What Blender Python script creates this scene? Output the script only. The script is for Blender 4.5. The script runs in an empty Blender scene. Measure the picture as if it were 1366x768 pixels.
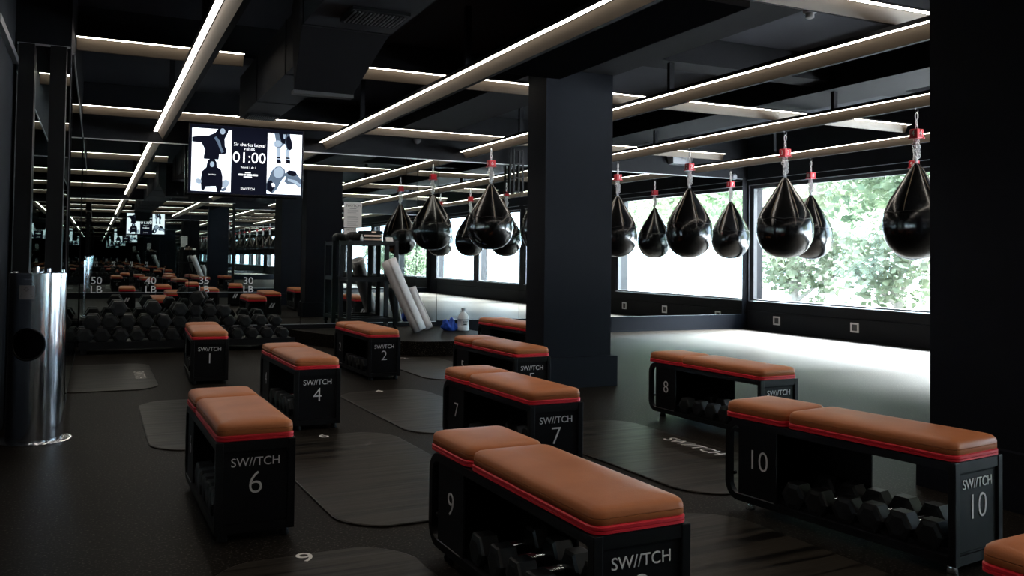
import bpy, bmesh, math, random
from mathutils import Vector, Matrix
random.seed(7)
PI = math.pi
sc = bpy.context.scene
COL = sc.collection

# ------------------------------------------------------------------ materials
def new_mat(name):
    m = bpy.data.materials.new(name); m.use_nodes = True
    nt = m.node_tree
    return m, nt, nt.nodes["Principled BSDF"]

def pbr(name, col, rough=0.5, metal=0.0, spec=0.5, bump=None, var=None, coat=0.0, alpha=None):
    """plain principled material; bump=(scale, strength), var=(scale, amount) noise on colour"""
    m, nt, b = new_mat(name)
    b.inputs['Base Color'].default_value = (*col, 1)
    b.inputs['Roughness'].default_value = rough
    b.inputs['Metallic'].default_value = metal
    b.inputs['Specular IOR Level'].default_value = spec
    b.inputs['Coat Weight'].default_value = coat
    tc = nt.nodes.new('ShaderNodeTexCoord')
    if var:
        n = nt.nodes.new('ShaderNodeTexNoise'); n.inputs['Scale'].default_value = var[0]; n.inputs['Detail'].default_value = 5
        nt.links.new(tc.outputs['Object'], n.inputs['Vector'])
        mx = nt.nodes.new('ShaderNodeMixRGB'); mx.blend_type = 'MIX'
        mx.inputs[1].default_value = (*[c * (1 - var[1]) for c in col], 1)
        mx.inputs[2].default_value = (*[min(1, c * (1 + var[1])) for c in col], 1)
        nt.links.new(n.outputs['Fac'], mx.inputs[0]); nt.links.new(mx.outputs[0], b.inputs['Base Color'])
    if bump:
        n = nt.nodes.new('ShaderNodeTexNoise'); n.inputs['Scale'].default_value = bump[0]; n.inputs['Detail'].default_value = 4
        nt.links.new(tc.outputs['Object'], n.inputs['Vector'])
        bp = nt.nodes.new('ShaderNodeBump'); bp.inputs['Strength'].default_value = bump[1]; bp.inputs['Distance'].default_value = 0.01
        nt.links.new(n.outputs['Fac'], bp.inputs['Height']); nt.links.new(bp.outputs['Normal'], b.inputs['Normal'])
    return m

def emis(name, col, strength):
    m, nt, b = new_mat(name)
    b.inputs['Base Color'].default_value = (*col, 1)
    b.inputs['Emission Color'].default_value = (*col, 1)
    b.inputs['Emission Strength'].default_value = strength
    b.inputs['Specular IOR Level'].default_value = 0.0
    b.inputs['Roughness'].default_value = 0.5
    return m

M = {}
M['wall'] = pbr('black_paint', (.0065, .007, .009), .75, spec=.15, var=(3, .2), bump=(60, .03))
M['pillar'] = pbr('charcoal_paint', (.0058, .0070, .0110), .7, spec=.1, var=(4, .15), bump=(80, .03))
M['ceiling'] = pbr('black_ceiling', (.034, .035, .041), .85, spec=.08, var=(2, .15))
M['beamblack'] = pbr('black_beam_paint', (.009, .009, .0105), .8, spec=.08)
M['duct'] = pbr('black_duct_paint', (.013, .0135, .016), .65, spec=.12, var=(2, .2))
M['alu'] = pbr('aluminium', (.55, .56, .58), .35, 1.0)
M['frame'] = pbr('black_window_frame', (.015, .016, .02), .5)
M['led'] = emis('led_strip_light', (1.0, .91, .80), 15.0)
M['led_back'] = emis('led_strip_light_back', (1.0, .91, .80), 10.0)
M['bronze'] = pbr('bronze_beam_face', (.072, .058, .043), .55, spec=.3, var=(6, .1))
M['bmetal'] = pbr('black_powdercoat', (.0035, .0035, .0042), .40, spec=.2, bump=(400, .02))
M['bpanel'] = pbr('black_panel', (.003, .003, .004), .45, spec=.15)
M['red'] = pbr('red_trim', (.72, .016, .035), .5)
M['white'] = pbr('white_lettering', (.78, .78, .8), .6)
M['dimwhite'] = pbr('worn_white_lettering', (.5, .49, .46), .7)
M['chrome'] = pbr('chrome', (.75, .75, .76), .18, 1.0)
M['chain'] = pbr('galvanised_chain', (.78, .78, .80), .38, .55)
M['rubber'] = pbr('black_rubber', (.0028, .0028, .0032), .5, spec=.25, bump=(250, .04))
M['bag'] = pbr('black_vinyl', (.003, .003, .0035), .2, spec=.45, coat=.25, bump=(4, .03))
M['strap'] = pbr('tan_seam', (.16, .12, .08), .6, spec=.2)
M['redbox'] = pbr('red_plastic', (.42, .006, .016), .4)
M['paper'] = pbr('white_paper', (.72, .72, .73), .85, var=(9, .06))
M['ink_deep'] = pbr('deep_black', (.0025, .0025, .0028), .9, spec=.0)
M['ink'] = pbr('black_ink', (.05, .05, .055), .8)
M['rollpaper'] = pbr('white_wrapped_roll', (.72, .71, .73), .6, var=(14, .12), bump=(18, .35))
M['greyp'] = pbr('grey_plastic', (.30, .31, .34), .5)
M['bluecloth'] = pbr('blue_cloth', (.012, .07, .45), .7, var=(14, .35), bump=(20, .4))
M['jug'] = pbr('translucent_white_plastic', (.72, .76, .80), .3)
M['copper'] = pbr('copper_reflection', (.75, .50, .38), .3, .8)
M['tree_trunk'] = pbr('bark', (.36, .33, .29), .9, var=(20, .3), bump=(30, .5))
M['pave'] = pbr('pale_paving', (.25, .25, .25), .8, var=(3, .1))
M['housewall'] = pbr('white_render', (.8, .8, .8), .8)
M['floornum'] = pbr('floor_lettering', (.72, .70, .66), .7)
M['screenblack'] = pbr('screen_black', (.008, .008, .012), .25)
M['scr_white'] = emis('screen_white', (.86, .93, 1.0), 1.6)
M['scr_text'] = emis('screen_text', (.95, .97, 1.0), 1.3)
M['scr_dark'] = emis('screen_navy', (.006, .007, .015), .6)
M['scr_mid'] = emis('screen_slate', (.10, .14, .20), .9)
M['scr_light'] = emis('screen_pale', (.36, .45, .56), .9)
M['grille'] = pbr('grille_grey', (.05, .05, .055), .5)

def leather():
    m, nt, b = new_mat('tan_leather')
    b.inputs['Roughness'].default_value = .42
    b.inputs['Specular IOR Level'].default_value = .22
    tc = nt.nodes.new('ShaderNodeTexCoord')
    n = nt.nodes.new('ShaderNodeTexNoise'); n.inputs['Scale'].default_value = 6; n.inputs['Detail'].default_value = 6
    r = nt.nodes.new('ShaderNodeValToRGB')
    r.color_ramp.elements[0].position = .3; r.color_ramp.elements[0].color = (.43, .140, .052, 1)
    r.color_ramp.elements[1].position = .75; r.color_ramp.elements[1].color = (.54, .188, .072, 1)
    v = nt.nodes.new('ShaderNodeTexVoronoi'); v.inputs['Scale'].default_value = 260
    bp = nt.nodes.new('ShaderNodeBump'); bp.inputs['Strength'].default_value = .12; bp.inputs['Distance'].default_value = .002
    L = nt.links.new
    L(tc.outputs['Object'], n.inputs['Vector']); L(n.outputs['Fac'], r.inputs['Fac']); L(r.outputs['Color'], b.inputs['Base Color'])
    L(tc.outputs['Object'], v.inputs['Vector']); L(v.outputs['Distance'], bp.inputs['Height']); L(bp.outputs['Normal'], b.inputs['Normal'])
    return m
M['leather'] = leather()

def floor_mat():
    m, nt, b = new_mat('speckled_rubber_floor')
    L = nt.links.new
    tc = nt.nodes.new('ShaderNodeTexCoord')
    n = nt.nodes.new('ShaderNodeTexNoise'); n.inputs['Scale'].default_value = 95; n.inputs['Detail'].default_value = 3
    r = nt.nodes.new('ShaderNodeValToRGB')
    r.color_ramp.elements[0].position = .56; r.color_ramp.elements[0].color = (.0085, .0066, .0050, 1)
    r.color_ramp.elements[1].position = .74; r.color_ramp.elements[1].color = (.12, .105, .09, 1)
    n2 = nt.nodes.new('ShaderNodeTexNoise'); n2.inputs['Scale'].default_value = 1.6; n2.inputs['Detail'].default_value = 4
    mx = nt.nodes.new('ShaderNodeMixRGB'); mx.blend_type = 'MULTIPLY'; mx.inputs[0].default_value = .6
    L(tc.outputs['Object'], n.inputs['Vector']); L(n.outputs['Fac'], r.inputs['Fac'])
    L(tc.outputs['Object'], n2.inputs['Vector']); L(r.outputs['Color'], mx.inputs[1]); L(n2.outputs['Fac'], mx.inputs[2])
    L(mx.outputs[0], b.inputs['Base Color'])
    b.inputs['Roughness'].default_value = .48
    b.inputs['Specular IOR Level'].default_value = .035
    bp = nt.nodes.new('ShaderNodeBump'); bp.inputs['Strength'].default_value = .12; bp.inputs['Distance'].default_value = .001
    L(n.outputs['Fac'], bp.inputs['Height']); L(bp.outputs['Normal'], b.inputs['Normal'])
    return m
M['floor'] = floor_mat()

def mat_mat():
    """thin smooth rubber training mat, scuffed in lines across its width"""
    m, nt, b = new_mat('training_mat_rubber')
    L = nt.links.new
    tc = nt.nodes.new('ShaderNodeTexCoord')
    mp = nt.nodes.new('ShaderNodeMapping'); mp.inputs['Scale'].default_value = (.9, 16, 1); mp.inputs['Rotation'].default_value = (0, 0, .06)
    n = nt.nodes.new('ShaderNodeTexNoise'); n.inputs['Scale'].default_value = 1.0; n.inputs['Detail'].default_value = 5
    r = nt.nodes.new('ShaderNodeValToRGB')
    r.color_ramp.elements[0].position = .40; r.color_ramp.elements[0].color = (.0022, .0016, .0012, 1)
    r.color_ramp.elements[1].position = .50; r.color_ramp.elements[1].color = (.0210, .0175, .0135, 1)
    L(tc.outputs['Object'], mp.inputs['Vector']); L(mp.outputs['Vector'], n.inputs['Vector'])
    L(n.outputs['Fac'], r.inputs['Fac']); L(r.outputs['Color'], b.inputs['Base Color'])
    b.inputs['Roughness'].default_value = .36
    b.inputs['Specular IOR Level'].default_value = .06
    bp = nt.nodes.new('ShaderNodeBump'); bp.inputs['Strength'].default_value = .5; bp.inputs['Distance'].default_value = .006
    L(n.outputs['Fac'], bp.inputs['Height']); L(bp.outputs['Normal'], b.inputs['Normal'])
    return m
M['mat'] = mat_mat()

def mirror_mat():
    m = bpy.data.materials.new('mirror_glass'); m.use_nodes = True
    nt = m.node_tree; nt.nodes.clear()
    o = nt.nodes.new('ShaderNodeOutputMaterial'); g = nt.nodes.new('ShaderNodeBsdfGlossy')
    g.inputs['Color'].default_value = (.70, .745, .735, 1); g.inputs['Roughness'].default_value = 0.0
    nt.links.new(g.outputs[0], o.inputs[0])
    return m
M['mirror'] = mirror_mat()

def glass_mat():
    m = bpy.data.materials.new('window_glass'); m.use_nodes = True
    nt = m.node_tree; nt.nodes.clear()
    o = nt.nodes.new('ShaderNodeOutputMaterial'); g = nt.nodes.new('ShaderNodeBsdfGlossy'); t = nt.nodes.new('ShaderNodeBsdfTransparent')
    g.inputs['Roughness'].default_value = 0.0
    t.inputs['Color'].default_value = (.93, .97, .96, 1)
    mx = nt.nodes.new('ShaderNodeMixShader'); f = nt.nodes.new('ShaderNodeLayerWeight'); f.inputs['Blend'].default_value = .5
    pw = nt.nodes.new('ShaderNodeMath'); pw.operation = 'POWER'; pw.inputs[1].default_value = 5.0
    mr = nt.nodes.new('ShaderNodeMapRange'); mr.inputs['To Min'].default_value = .03; mr.inputs['To Max'].default_value = .6
    nt.links.new(f.outputs['Facing'], pw.inputs[0]); nt.links.new(pw.outputs[0], mr.inputs['Value']); nt.links.new(mr.outputs[0], mx.inputs[0]); nt.links.new(t.outputs[0], mx.inputs[1]); nt.links.new(g.outputs[0], mx.inputs[2])
    nt.links.new(mx.outputs[0], o.inputs[0])
    return m
M['glass'] = glass_mat()

def steel_mat():
    m, nt, b = new_mat('brushed_stainless_steel')
    L = nt.links.new
    b.inputs['Base Color'].default_value = (.74, .75, .78, 1); b.inputs['Metallic'].default_value = 1
    tc = nt.nodes.new('ShaderNodeTexCoord'); mp = nt.nodes.new('ShaderNodeMapping'); mp.inputs['Scale'].default_value = (40, 40, 1.2)
    n = nt.nodes.new('ShaderNodeTexNoise'); n.inputs['Scale'].default_value = 3; n.inputs['Detail'].default_value = 4
    mr = nt.nodes.new('ShaderNodeMapRange'); mr.inputs['To Min'].default_value = .08; mr.inputs['To Max'].default_value = .22
    L(tc.outputs['Object'], mp.inputs['Vector']); L(mp.outputs['Vector'], n.inputs['Vector']); L(n.outputs['Fac'], mr.inputs['Value'])
    L(mr.outputs[0], b.inputs['Roughness'])
    return m
M['steel'] = steel_mat()

def leaf_mat(name, c1, c2):
    m, nt, b = new_mat(name)
    tc = nt.nodes.new('ShaderNodeTexCoord')
    n = nt.nodes.new('ShaderNodeTexNoise'); n.inputs['Scale'].default_value = 1.3; n.inputs['Detail'].default_value = 6
    r = nt.nodes.new('ShaderNodeValToRGB')
    r.color_ramp.elements[0].position = .35; r.color_ramp.elements[0].color = (*c1, 1)
    r.color_ramp.elements[1].position = .65; r.color_ramp.elements[1].color = (*c2, 1)
    nt.links.new(tc.outputs['Object'], n.inputs['Vector']); nt.links.new(n.outputs['Fac'], r.inputs['Fac'])
    nt.links.new(r.outputs['Color'], b.inputs['Base Color'])
    b.inputs['Roughness'].default_value = .6
    tr = nt.nodes.new('ShaderNodeBsdfTranslucent'); mx = nt.nodes.new('ShaderNodeMixShader'); mx.inputs[0].default_value = .5
    out = nt.nodes['Material Output']
    nt.links.new(r.outputs['Color'], tr.inputs['Color']); nt.links.new(b.outputs[0], mx.inputs[1]); nt.links.new(tr.outputs[0], mx.inputs[2])
    nt.links.new(mx.outputs[0], out.inputs['Surface'])
    return m
M['leafA'] = leaf_mat('leaves_mid_green', (.062, .100, .055), (.150, .195, .115))
M['leafB'] = leaf_mat('leaves_pale_green', (.12, .155, .09), (.20, .225, .15))

# ------------------------------------------------------------------ object helpers
def link(name, me, m, parent=None, loc=(0, 0, 0), rot=(0, 0, 0)):
    o = bpy.data.objects.new(name, me); COL.objects.link(o)
    if m is not None and not me.materials: me.materials.append(m)
    o.location = loc; o.rotation_euler = rot
    if parent is not None: o.parent = parent
    return o

def obj(name, bm, m, parent=None, loc=(0, 0, 0), rot=(0, 0, 0), smooth=False, angle=None):
    bmesh.ops.recalc_face_normals(bm, faces=bm.faces)
    me = bpy.data.meshes.new(name); bm.to_mesh(me); bm.free()
    if smooth:
        me.polygons.foreach_set('use_smooth', [True] * len(me.polygons))
        if angle: me.set_sharp_from_angle(angle=math.radians(angle))
    return link(name, me, m, parent, loc, rot)

def tag(o, label, cat, group=None, kind=None):
    o['label'] = label; o['category'] = cat
    if group: o['group'] = group
    if kind: o['kind'] = kind
    return o

def thing(name, label, cat, loc=(0, 0, 0), rotz=0.0, group=None):
    o = bpy.data.objects.new(name, None); COL.objects.link(o)
    o.empty_display_size = .1
    o.location = loc; o.rotation_euler = (0, 0, rotz)
    return tag(o, label, cat, group)

def kids(o): return [c for c in bpy.data.objects if c.parent == o]

def copy_tree(o, parent=None):
    c = o.copy(); COL.objects.link(c)
    if parent is not None: c.parent = parent
    for ch in kids(o): copy_tree(ch, c)
    return c

def NB(): return bmesh.new()

def box(bm, x0, x1, y0, y1, z0, z1, bev=0.0):
    vs = [bm.verts.new(p) for p in ((x0, y0, z0), (x1, y0, z0), (x1, y1, z0), (x0, y1, z0), (x0, y0, z1), (x1, y0, z1), (x1, y1, z1), (x0, y1, z1))]
    fs = [bm.faces.new([vs[i] for i in f]) for f in ((0, 3, 2, 1), (4, 5, 6, 7), (0, 1, 5, 4), (1, 2, 6, 5), (2, 3, 7, 6), (3, 0, 4, 7))]
    if bev:
        es = list({e for f in fs for e in f.edges})
        bmesh.ops.bevel(bm, geom=es, offset=bev, segments=2, affect='EDGES', profile=.5)
    return bm

def B(*a, **k): return box(NB(), *a, **k)

def lathe(bm, prof, n=24, c=(0, 0, 0), cap=True, axis='Z'):
    """prof: list of (r, h)"""
    rings = []
    for r, h in prof:
        ring = []
        for i in range(n):
            a = 2 * PI * i / n
            p = (r * math.cos(a), r * math.sin(a), h)
            if axis == 'X': p = (p[2], p[0], p[1])
            if axis == 'Y': p = (p[0], p[2], p[1])
            ring.append(bm.verts.new((p[0] + c[0], p[1] + c[1], p[2] + c[2])))
        rings.append(ring)
    for a, b in zip(rings, rings[1:]):
        for i in range(n):
            bm.faces.new((a[i], a[(i + 1) % n], b[(i + 1) % n], b[i]))
    if cap:
        bm.faces.new(rings[0]); bm.faces.new(rings[-1])
    return bm

def tube(bm, pts, r, n=8, closed=False):
    pts = [Vector(p) for p in pts]; rings = []; N = len(pts)
    ref = None
    for i, p in enumerate(pts):
        if closed: t = (pts[(i + 1) % N] - pts[i - 1]).normalized()
        else: t = (pts[min(i + 1, N - 1)] - pts[max(i - 1, 0)]).normalized()
        if ref is None: ref = Vector((0, 0, 1)) if abs(t.z) < .9 else Vector((1, 0, 0))
        u = t.cross(ref)
        if u.length < 1e-4: u = t.cross(Vector((1, 0, 0)))
        u.normalize(); v = t.cross(u).normalized(); ref = -v if False else ref
        rr = r[i] if isinstance(r, (list, tuple)) else r
        rings.append([bm.verts.new(p + (u * math.cos(2 * PI * k / n) + v * math.sin(2 * PI * k / n)) * rr) for k in range(n)])
    pr = list(zip(rings, rings[1:])) + ([(rings[-1], rings[0])] if closed else [])
    for a, b in pr:
        for k in range(n): bm.faces.new((a[k], a[(k + 1) % n], b[(k + 1) % n], b[k]))
    if not closed:
        bm.faces.new(rings[0]); bm.faces.new(rings[-1])
    return bm

def extrude_profile(bm, prof, a, b, axis):
    """closed profile of (u, z) swept from a to b; axis 'Y': u is x, axis 'X': u is y"""
    def P(u, z, s): return (u, s, z) if axis == 'Y' else (s, u, z)
    r0 = [bm.verts.new(P(u, z, a)) for u, z in prof]; r1 = [bm.verts.new(P(u, z, b)) for u, z in prof]
    n = len(prof)
    for i in range(n): bm.faces.new((r0[i], r0[(i + 1) % n], r1[(i + 1) % n], r1[i]))
    bm.faces.new(r0); bm.faces.new(r1)
    return bm

def prism(bm, pts, z0, z1):
    a = [bm.verts.new((x, y, z0)) for x, y in pts]; b = [bm.verts.new((x, y, z1)) for x, y in pts]
    n = len(pts)
    for i in range(n): bm.faces.new((a[i], a[(i + 1) % n], b[(i + 1) % n], b[i]))
    bm.faces.new(a); bm.faces.new(b)
    return bm

def rrect(cx, cy, w, l, r, n=5):
    pts = []
    for sx, sy, a0 in ((1, 1, 0), (-1, 1, PI / 2), (-1, -1, PI), (1, -1, 3 * PI / 2)):
        ox, oy = cx + sx * (w / 2 - r), cy + sy * (l / 2 - r)
        for i in range(n + 1):
            a = a0 + PI / 2 * i / n
            pts.append((ox + r * math.cos(a), oy + r * math.sin(a)))
    return pts

def loops(bm, layers):
    """layers: list of (pts2d, z), all with the same count; bridged and capped"""
    rs = [[bm.verts.new((x, y, z)) for x, y in pts] for pts, z in layers]
    n = len(rs[0])
    for a, b in zip(rs, rs[1:]):
        for i in range(n): bm.faces.new((a[i], a[(i + 1) % n], b[(i + 1) % n], b[i]))
    bm.faces.new(rs[0]); bm.faces.new(rs[-1])
    return bm

_txt = {}
def text(name, body, size, m, parent, loc, rot=(0, 0, 0), ext=.0008, sx=1.0, track=1.0, align='CENTER', thin=0.0):
    key = (body, size, ext, sx, track, m.name, align, thin)
    if key not in _txt:
        cu = bpy.data.curves.new('txt', 'FONT'); cu.body = body; cu.size = size; cu.extrude = ext
        cu.align_x = align; cu.align_y = 'CENTER'; cu.resolution_u = 4; cu.offset = -thin; cu.space_character = track
        t = bpy.data.objects.new('txt', cu); COL.objects.link(t); t.scale.x = sx
        bpy.context.view_layer.update()
        dg = bpy.context.evaluated_depsgraph_get()
        me = bpy.data.meshes.new_from_object(t.evaluated_get(dg))
        me.transform(Matrix.Diagonal((sx, 1, 1, 1)))
        bpy.data.objects.remove(t); bpy.data.curves.remove(cu)
        me.materials.clear(); me.materials.append(m); me.name = name
        _txt[key] = me
    return link(name, _txt[key], None, parent, loc, rot)

def struct(name, bm, m, label, cat='structure', parent=None, **k):
    o = obj(name, bm, m, parent, **k)
    if parent is None: tag(o, label, cat, kind='structure')
    return o

# ------------------------------------------------------------------ dimensions (metres)
XL, XL2, XR = -.51, -.18, 9.82          # left wall, left wall beyond the jog, window wall
YB, YJ, YF = -.90, 6.60, 11.63          # rear mirror wall, jog, far mirror wall
ZC = 3.15                               # ceiling
ZL = 2.606                              # level of the light beams
CAM_H = 1.10

# ------------------------------------------------------------------ setting
YB2 = -3.80                             # the right part of the room runs on past the rear mirror
struct('floor', B(XL - .3, XR + .3, YB2 - .3, YF + .3, -.12, 0), M['floor'], 'dark speckled rubber gym floor running under all the benches', 'floor')
struct('ceiling', B(XL - .3, XR + .3, YB2 - .3, YF + .3, ZC, ZC + .12), M['ceiling'], 'black painted ceiling above the light beams', 'ceiling')
bm = B(XL - .3, XL, YB - .3, YJ, 0, ZC)
box(bm, XL - .3, XL2, YJ, YF + .3, 0, ZC)
struct('wall_left', bm, M['wall'], 'black left wall with a jog behind the steel bin', 'wall')
struct('wall_back', B(XL2, XR + .3, YF + .012, YF + .3, 0, ZC), M['wall'], 'black far wall behind the big mirrors', 'wall')
bm = B(XL, 3.3, YB - .3, YB - .012, 0, ZC)
box(bm, 3.0, 3.3, YB2 - .3, YB - .3, 0, ZC); box(bm, 3.3, XR, YB2 - .3, YB2, 0, ZC)
struct('wall_front', bm, M['wall'], 'black wall behind the viewpoint carrying a mirror', 'wall')
struct('baseboard_back', B(4.32, XR - .001, YF - .02, YF + .011, 0, .235), M['pillar'], 'dark skirting under the far mirrors', 'baseboard')
bm = B(XL2 + .02, 4.32, YF - .02, YF + .011, .0, .215)
struct('baseboard_back_left', bm, M['wall'], 'black skirting under the left far mirrors', 'baseboard')

# windows in the right wall
WIN = [(7.50, 11.56), (3.15, 7.15), (.10, 2.85), (-3.35, -.20)]
GZ0, GZ1 = .49, 2.31
bm = B(XR, XR + .3, YB2 - .3, YF + .3, 0, .455)
box(bm, XR, XR + .3, YB2 - .3, YF + .3, 2.375, ZC)
edges = [(YB2 - .3, WIN[3][0]), (WIN[3][1], WIN[2][0]), (WIN[2][1], WIN[1][0]), (WIN[1][1], WIN[0][0]), (WIN[0][1] + .06, YF + .3)]
for a, b in edges: box(bm, XR, XR + .3, a, b, .455, 2.375)
box(bm, XR - .03, XR, YB2, YF - .03, 0, .30)
box(bm, XR - .035, XR, YB2, YF - .03, 2.46, ZC - .001)
struct('wall_right', bm, M['wall'], 'black window wall on the right with a low plinth', 'wall')
for i, (a, b) in enumerate(WIN):
    bm = NB(); t = .045
    box(bm, XR + .03, XR + .10, a, a + t, .455, 2.375); box(bm, XR + .03, XR + .10, b - t + .01, b + .06, .455, 2.375)
    box(bm, XR + .03, XR + .10, a + t, b - t + .01, .455, GZ0); box(bm, XR + .03, XR + .10, a + t, b - t + .01, GZ1, 2.375)
    w = struct('window_%d' % (i + 1), bm, M['frame'], ['wide window beside the far mirror, nearest the corner', 'second window from the far corner', 'third window from the far corner, opposite the viewpoint', 'fourth window from the far corner, behind the viewpoint'][i], 'window')
    bm = NB()
    box(bm, XR - .004, XR + .03, a - .02, b + .05, .452, .464)
    box(bm, XR - .004, XR + .02, a - .02, b + .05, 2.366, 2.374)
    box(bm, XR - .04, XR - .035, a - .02, b + .05, 2.452, 2.460)
    box(bm, XR - .004, XR + .02, b + .045, b + .057, .464, 2.366)
    obj('window_trim', bm, M['alu'], w)
    bm = NB(); bm.faces.new([bm.verts.new(p) for p in ((XR + .06, a + t, GZ0), (XR + .06, b - t + .01, GZ0), (XR + .06, b - t + .01, GZ1), (XR + .06, a + t, GZ1))])
    obj('window_glass', bm, M['glass'], w)
for i, (y, z) in enumerate(((10.90, .175), (9.31, .185), (7.9, .18))):
    s = thing('wall_socket', ['white square wall socket under the window, farthest from the pillar', 'white square wall socket under the window, second from the mirror corner', 'white square wall socket under the window hidden behind the right pillar'][i], 'socket', (XR - .031, y, z), group='sockets under the window')
    bm = NB()
    for q in ((-.075, .075, .045, .068), (-.075, .075, -.068, -.045)): box(bm, -.012, 0, q[0], q[1], q[2], q[3])
    for q in ((-.075, -.048), (.048, .075)): box(bm, -.012, 0, q[0], q[1], -.045, .045)
    obj('cover_plate', bm, M['paper'], s)
    obj('insert', B(-.006, 0, -.048, .048, -.045, .045), M['ink'], s)

# pillars and concrete drop beams
def pillar(name, x0, x1, y0, y1, label, h=.265):
    o = struct(name, B(x0, x1, y0, y1, 0, ZC), M['pillar'], label, 'pillar')
    bm = B(x0 - .045, x1 + .045, y0 - .045, y1 + .045, 0, h)
    obj('plinth', bm, M['pillar'], o)
    return o
PX0, PX1 = 3.465, 4.128
pillar('pillar', PX0, PX1, 6.70, 7.05, 'square charcoal pillar in the middle of the room', .262)
pillar('pillar', 3.765, 4.43, 2.25, 3.10, 'wide dark pillar at the right edge of the picture', .262)
bm = B(PX0, PX1 + .02, YB2, YF, 2.745, ZC - .001)
struct('ceiling_beam', bm, M['beamblack'], 'black concrete drop beam running over the pillars', 'beam')
struct('ceiling_beam', B(2.95, 3.585, 4.24, 6.69, 2.655, 2.744), M['ink_deep'], 'added flat black box darkening the area left of the drop beam', 'beam')  # added dull black box, stands for the unlit underside beside the beam
struct('ceiling_beam', B(6.55, 7.25, YB2, YF, 2.82, ZC - .001), M['beamblack'], 'black drop beam over the front row of punching bags', 'beam')
struct('ceiling_beam', B(PX1 + .03, XR - .04, 6.55, 6.85, 2.90, ZC - .002), M['beamblack'], 'black cross joist right of the middle pillar', 'beam')
struct('ceiling_beam', B(XL2, PX0 - .001, 8.1, 8.4, 2.86, ZC - .002), M['beamblack'], 'black cross joist above the left benches', 'beam')
struct('ceiling_beam', B(1.95, PX0 - .001, 5.1, 5.35, 2.86, ZC - .002), M['beamblack'], 'black cross joist left of the middle pillar', 'beam')

# ------------------------------------------------------------------ mirrors
def mirror_panel(label, x0, x1, z0, z1, y, face=-1, axis='X'):
    t = thing('wall_mirror', label, 'mirror', ((x0 + x1) / 2, y, z0) if axis == 'X' else (y, (x0 + x1) / 2, z0), group='wall mirrors')
    w = (x1 - x0) / 2 - .003; h = z1 - z0
    bm = NB(); e = .006
    if axis == 'X':
        d0, d1 = (0, .010) if face < 0 else (-.010, 0)
        q = -.001 * (-face)
        vs = [bm.verts.new(p) for p in ((-w, 0, 0), (w, 0, 0), (w, 0, h), (-w, 0, h))]
        bm.faces.new(vs); obj('glass', bm, M['mirror'], t, loc=(0, (.0 if face < 0 else 0), 0))
        bm = NB(); dd = (.001, .010) if face < 0 else (-.010, -.001)
        box(bm, -w, w, dd[0], dd[1], 0, h); obj('backing', bm, M['beamblack'], t)
        ff = (-.006, 0) if face < 0 else (0, .006)
        obj('edge_channel', B(-w, w, ff[0], ff[1], h, h + .012), M['alu'], t)
        obj('edge_channel', B(-w, w, ff[0], ff[1], -.008, 0), M['alu'], t)
    else:
        vs = [bm.verts.new(p) for p in ((0, -w, 0), (0, w, 0), (0, w, h), (0, -w, h))]
        bm.faces.new(vs); obj('glass', bm, M['mirror'], t)
        box_b = B(-.010, -.001, -w, w, 0, h); obj('backing', box_b, M['beamblack'], t)
        bm = NB(); box(bm, 0, .005, -w, w, h, h + .01); obj('edge_channel', bm, M['alu'], t)
    return t
ZM0, ZM1 = .222, 2.465
far = [(-.165, 1.05, 'far wall mirror behind the dumbbell rack, left of the screen'), (1.05, 2.43, 'far wall mirror below the screen'),
       (2.43, 3.85, 'far wall mirror behind the black shelf unit'), (3.85, 4.01, 'narrow far wall mirror strip right of the shelf unit'),
       (4.01, 4.32, 'slim far wall mirror panel above the leaning rolls'), (4.32, 5.60, 'far wall mirror behind the jug and blue cloth'),
       (5.60, 8.40, 'far wall mirror right of the middle pillar'), (8.40, 9.70, 'far wall mirror next to the window corner')]
for x0, x1, lb in far: mirror_panel(lb, x0, x1, ZM0 if x0 < 4.3 else .236, ZM1, YF)
mirror_panel('rear wall mirror behind the viewpoint, facing the benches', -.50, 3.3, .15, ZM1, YB, face=1)
mirror_panel('rear wall mirror at the deeper right end of the room, facing the bags', 3.32, 9.7, .15, ZM1, YB2 + .012, face=1)
mirror_panel('mirror panel on the jog just behind the steel bin', XL + .01, XL2 - .002, .10, 2.47, YJ - .011)
mirror_panel('mirror panel on the left wall in front of the jog', .4, 5.3, .10, 2.315, XL + .011, axis='Y')
mirror_panel('mirror panel on the left wall beside the dumbbell rack', 6.75, 11.5, .10, 2.465, XL2 + .011, axis='Y')
struct('trim_1', B(-.483, -.390, 6.49, 6.575, 0, 2.46), M['bmetal'], 'black upright post left of the jog mirror', 'post')
struct('trim_2', B(-.300, -.205, 6.49, 6.575, 0, 2.46), M['bmetal'], 'black upright post at the right of the jog mirror', 'post')
struct('trim_3', B(XL + .0, XL + .03, 5.32, 6.48, 2.315, 2.36), M['alu'], 'thin metal rail along the top of the left wall', 'rail')

# weight numbers on the mirror
for w, x, g in ((50, .012, 0), (40, .612, 0), (35, 1.228, 0), (30, 1.764, 0)):
    t = thing('mirror_lettering', 'pale mirror lettering reading %s pounds, %s along the dumbbell rack' % ({50: ('fifty', 'leftmost'), 40: ('forty', 'second from left'), 35: ('thirty-five', 'third from left'), 30: ('thirty', 'rightmost')}[w]), 'lettering', (x, YF - .003, .725))
    text('number', str(w), .122, M['white'], t, (0, 0, .055), (PI / 2, 0, 0), sx=1.05)
    text('unit', 'LB', .122, M['white'], t, (0, 0, -.052), (PI / 2, 0, 0), sx=1.05)
bm = NB(); box(bm, -.05, 1.9, YF - .004, YF - .002, .638, .642)
tag(obj('mirror_line', bm, M['greyp']), 'thin grey line across the mirror through the weight lettering', 'line')

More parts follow.
